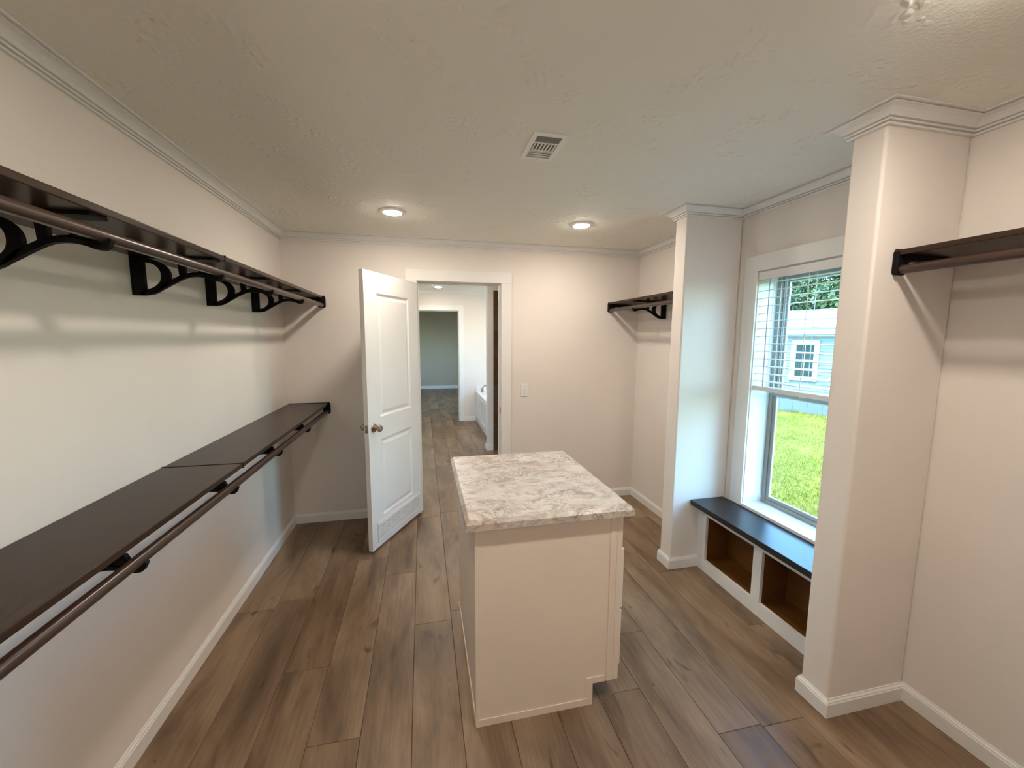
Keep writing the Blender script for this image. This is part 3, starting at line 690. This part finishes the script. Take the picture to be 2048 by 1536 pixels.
tl(MB().tube([(1.10, 7.46, .58), (1.10, 7.46, .66), (1.13, 7.43, .70), (1.19, 7.36, .70), (1.22, 7.33, .67)], .013, 10)).build('faucet', m_nickel, tb, smooth=True)
for y_ in (7.40, 7.52): tl(MB().lathe([(.022, 0), (.022, .01), (.012, .015), (.012, .04), (.02, .045), (.02, .06)], lambda a, b, h, y=y_: (1.08+a, y+b, .581+h), 14)).build('tap_handle', m_nickel, tb, smooth=True)

# ------------------------------------------------------------------ outside
ZG = -.75
def ground_mat():
    m = mat('lawn_ground', (.22, .34, .06), .9, 0, .1); p = coords(m)
    n = N(m, 'ShaderNodeTexNoise', Scale=.9, Detail=4.0); L(m, p.outputs[0], n.inputs['Vector'])
    r = ramp(m, [(.35, (.070, .085, .012)), (.65, (.125, .115, .02))]); L(m, n.outputs['Fac'], r.inputs['Fac'])
    L(m, r.outputs['Color'], m.node_tree.nodes['Principled BSDF'].inputs['Base Color']); return m
struct(BX(-30, 60, -40, 50, ZG-.2, ZG).build('ground', ground_mat()))
struct(BX(-2.1, XO-.02, YB-.05, YE+.05, ZG, -.161).build('wall_foundation', m_sub))

hA = Vector((11.449, 10.989)); ht = Vector((.341, -.94)); hn = Vector((-.94, -.341))
hang = math.atan2(ht.y, ht.x)          # local +x runs along the wall, local -y points away from us ... see below
hs = tag(empty('neighbor_house', (hA.x, hA.y, ZG), hang), 'pale blue sided house across the lawn, white eaves and white metal roof', 'house')
# local axes: x along wall (towards the right in the picture), y = z cross x = (.94,.341): away from us
m_sid = mat('pale_siding', (.088, .116, .114), .55); m_wtr = mat('exterior_white', (.25, .24, .23), .45); m_roof = mat('roof_metal', (.23, .22, .21), .4)
m_skirt = mat('skirting_vinyl', (.075, .095, .12), .5)
def hz(z): return z-ZG
HX0, HX1 = -5.5, 6.5
f = MB()
nb = 22; z = hz(-.32); pit = .102
for k in range(nb):
    za, zb = z+k*pit, min(z+(k+1)*pit, hz(1.94))
    if za >= zb: break
    def seg(a, b): f.add([(a, -.016, za), (b, -.016, za), (b, 0, zb), (a, 0, zb), (a, 0, za), (b, 0, za)], [(0, 1, 2, 3), (0, 4, 5, 1)])
    wz0, wz1 = hz(.28), hz(1.55)
    if zb <= wz0 or za >= wz1: seg(HX0, HX1)
    else: seg(HX0, .33); seg(1.075, HX1)
tag(f.build('siding', m_sid, hs), kind='stuff')
MB().box(HX0, HX1, .01, 6.0, hz(-.4), hz(1.95)).build('house_body', m_sid, hs)
BX(HX0-.1, HX1+.1, -.25, -.225, hz(1.72), hz(1.93)).build('fascia', m_wtr, hs)
BX(HX0-.1, HX1+.1, -.24, .02, hz(1.72), hz(1.735)).build('soffit', m_wtr, hs)
rf = MB().add([(HX0-.15, -.29, hz(1.94)), (HX1+.15, -.29, hz(1.94)), (HX1+.15, 3.0, hz(2.66)), (HX0-.15, 3.0, hz(2.66)), (HX0-.15, 6.3, hz(1.94)), (HX1+.15, 6.3, hz(1.94)),
               (HX0-.15, -.29, hz(1.90)), (HX1+.15, -.29, hz(1.90)), (HX1+.15, 6.3, hz(1.90)), (HX0-.15, 6.3, hz(1.90))],
              [(0, 1, 2, 3), (3, 2, 5, 4), (6, 9, 8, 7), (0, 6, 7, 1), (4, 5, 8, 9), (0, 3, 4, 9, 6), (1, 7, 8, 5, 2)]).build('roof', m_roof, hs)
rb = MB()
for k in range(40):
    x = HX0+k*.3
    rb.add([(x, -.29, hz(1.94)), (x+.03, -.29, hz(1.94)), (x+.03, 3.0, hz(2.66)), (x, 3.0, hz(2.66)), (x+.006, -.29, hz(1.965)), (x+.024, -.29, hz(1.965)), (x+.024, 3.0, hz(2.685)), (x+.006, 3.0, hz(2.685))], [(4, 5, 6, 7), (0, 1, 5, 4), (1, 2, 6, 5), (3, 0, 4, 7)])
tag(rb.build('roof_rib', m_roof, hs), kind='stuff')
for k in range(30):
    x = HX0+k*.4; BX(x+.003, x+.397, -.03, -.015, 0, hz(-.33)).build('skirting_panel', m_skirt, hs)
BX(HX0, HX1, -.036, -.010, hz(-.345), hz(-.32)).build('skirting_rail', m_skirt, hs)
# the neighbour's window
hw = empty('house_window', (.703, 0, hz(.28)), 0, hs)
f = MB()
def rect_xz(mb, x0, x1, z0, z1, w_, y0, y1): frame_rect(mb, x0, x1, z0, z1, w_, y0, y1)
rect_xz(f, -.385, .385, 0, 1.272, .112, -.045, .0); f.build('window_trim', m_wtr, hw)
f = MB(); rect_xz(f, -.273, .273, .112, 1.160, .030, -.030, -.005); f.box(-.273, .273, -.032, -.005, .620, .662); 
f.box(-.010, .010, -.026, -.008, .142, 1.130)
for zz in (.382, .895): f.box(-.243, .243, -.026, -.008, zz-.010, zz+.010)
f.build('sash', m_wtr, hw)
for xa, xb in ((-.243, -.010), (.010, .243)):
    for za, zb in ((.142, .372), (.392, .620), (.662, .885), (.905, 1.130)):
        BX(xa, xb, -.016, -.010, za, zb).build('pane', m_dglass, hw)

# lawn: loose blades over the ground
def grass():
    n = 90000
    x = np.random.uniform(3.2, 11.9, n); r = np.random.uniform(.45, 1.55, n); y = x*r
    # keep in front of the house
    dd = (x-hA.x)*hn.x+(y-hA.y)*hn.y; k = dd > .03; x, y, dd = x[k], y[k], dd[k]; n = len(x)
    hgt = np.random.uniform(.025, .06, n)*np.where(dd < .25, 2.4, 1.0); wd = np.random.uniform(.004, .008, n)
    a = np.random.uniform(0, 6.283, n); lean = np.random.uniform(0, .035, n); b = np.random.uniform(0, 6.283, n)
    V = np.zeros((n, 3, 3)); V[:, 0, 0] = x-np.cos(a)*wd; V[:, 0, 1] = y-np.sin(a)*wd; V[:, 1, 0] = x+np.cos(a)*wd; V[:, 1, 1] = y+np.sin(a)*wd
    V[:, 2, 0] = x+np.cos(b)*lean; V[:, 2, 1] = y+np.sin(b)*lean; V[:, 0, 2] = ZG-.003; V[:, 1, 2] = ZG-.003; V[:, 2, 2] = ZG+hgt
    me = bpy.data.meshes.new('grass'); me.vertices.add(3*n); me.loops.add(3*n); me.polygons.add(n)
    me.vertices.foreach_set('co', V.reshape(-1)); me.loops.foreach_set('vertex_index', np.arange(3*n)); me.polygons.foreach_set('loop_start', np.arange(0, 3*n, 3)); me.polygons.foreach_set('loop_total', np.full(n, 3)); me.update(calc_edges=True)
    m = mat('grass_blade', (.30, .46, .08), .7, 0, .2); p = coords(m)
    q = N(m, 'ShaderNodeTexNoise', Scale=1.1, Detail=5.0, Roughness=.7); L(m, p.outputs[0], q.inputs['Vector'])
    rr = ramp(m, [(.36, (.095, .108, .012)), (.5, (.145, .142, .018)), (.62, (.23, .185, .05))]); L(m, q.outputs['Fac'], rr.inputs['Fac']); L(m, rr.outputs['Color'], m.node_tree.nodes['Principled BSDF'].inputs['Base Color'])
    me.materials.append(m); o = bpy.data.objects.new('grass', me); C.objects.link(o)
    tag(o, 'sunlit yellow green lawn grass between the window and the neighboring house', 'grass', None, 'stuff')
grass()

# trees behind the house
m_leaf = mat('tree_leaf', (.05, .09, .035), .6, 0, .3); m_bark = mat('bark', (.09, .065, .045), .9)
def leafcol(m):
    p = coords(m); q = N(m, 'ShaderNodeTexNoise', Scale=1.6, Detail=4.0); L(m, p.outputs[0], q.inputs['Vector'])
    rr = ramp(m, [(.35, (.022, .045, .022)), (.65, (.075, .115, .04))]); L(m, q.outputs['Fac'], rr.inputs['Fac']); L(m, rr.outputs['Color'], m.node_tree.nodes['Principled BSDF'].inputs['Base Color'])
leafcol(m_leaf)
def tree(x, y, h, rad, label):
    t = tag(empty('leafy_tree', (x, y, ZG)), label, 'tree', 'trees behind the neighboring house')
    tr = MB(); 
    tr.lathe([(.28, 0), (.20, .8), (.17, h*.5), (.06, h*.85)], lambda a, b, hh: (a, b, hh), 10)
    tr.build('trunk', m_bark, t, smooth=True)
    n = 16000
    cl = np.random.normal(0, 1, (60, 3)); cl /= np.linalg.norm(cl, axis=1)[:, None]; cl *= np.random.uniform(.35, 1, (60, 1))**.6
    cen = cl*np.array([rad, rad, h*.40])+np.array([0, 0, h*.58])
    idx = np.random.randint(0, 60, n); d = np.random.normal(0, 1, (n, 3)); d /= np.linalg.norm(d, axis=1)[:, None]
    P_ = cen[idx]+d*np.random.uniform(.5, 1, (n, 1))*rad*.34
    a = np.random.normal(0, 1, (n, 3)); a /= np.linalg.norm(a, axis=1)[:, None]; b = np.cross(a, np.random.normal(0, 1, (n, 3))); b /= np.linalg.norm(b, axis=1)[:, None]
    s = np.random.uniform(.09, .19, (n, 1))
    V = np.stack([P_-a*s, P_+b*s*.55, P_+a*s, P_-b*s*.55], 1)
    me = bpy.data.meshes.new('foliage'); me.vertices.add(4*n); me.loops.add(4*n); me.polygons.add(n)
    me.vertices.foreach_set('co', V.reshape(-1)); me.loops.foreach_set('vertex_index', np.arange(4*n)); me.polygons.foreach_set('loop_start', np.arange(0, 4*n, 4)); me.polygons.foreach_set('loop_total', np.full(n, 4)); me.update(calc_edges=True)
    me.materials.append(m_leaf); o = bpy.data.objects.new('foliage', me); C.objects.link(o); o.parent = t; o['kind'] = 'stuff'
tree(21.0, 22.6, 8.0, 2.3, 'green leafy tree behind the house roof, at the left side of the blind')
tree(23.6, 18.0, 8.6, 2.3, 'dark green leafy tree behind the middle of the white roof')
tree(22.6, 12.6, 8.2, 2.3, 'green leafy tree behind the roof, nearest the right pillar')
tree(29.5, 27.5, 9.5, 2.6, 'tall green tree farthest back behind the house')
tree(31.0, 21.2, 9.5, 2.6, 'tall green tree filling the gap behind the other trees')
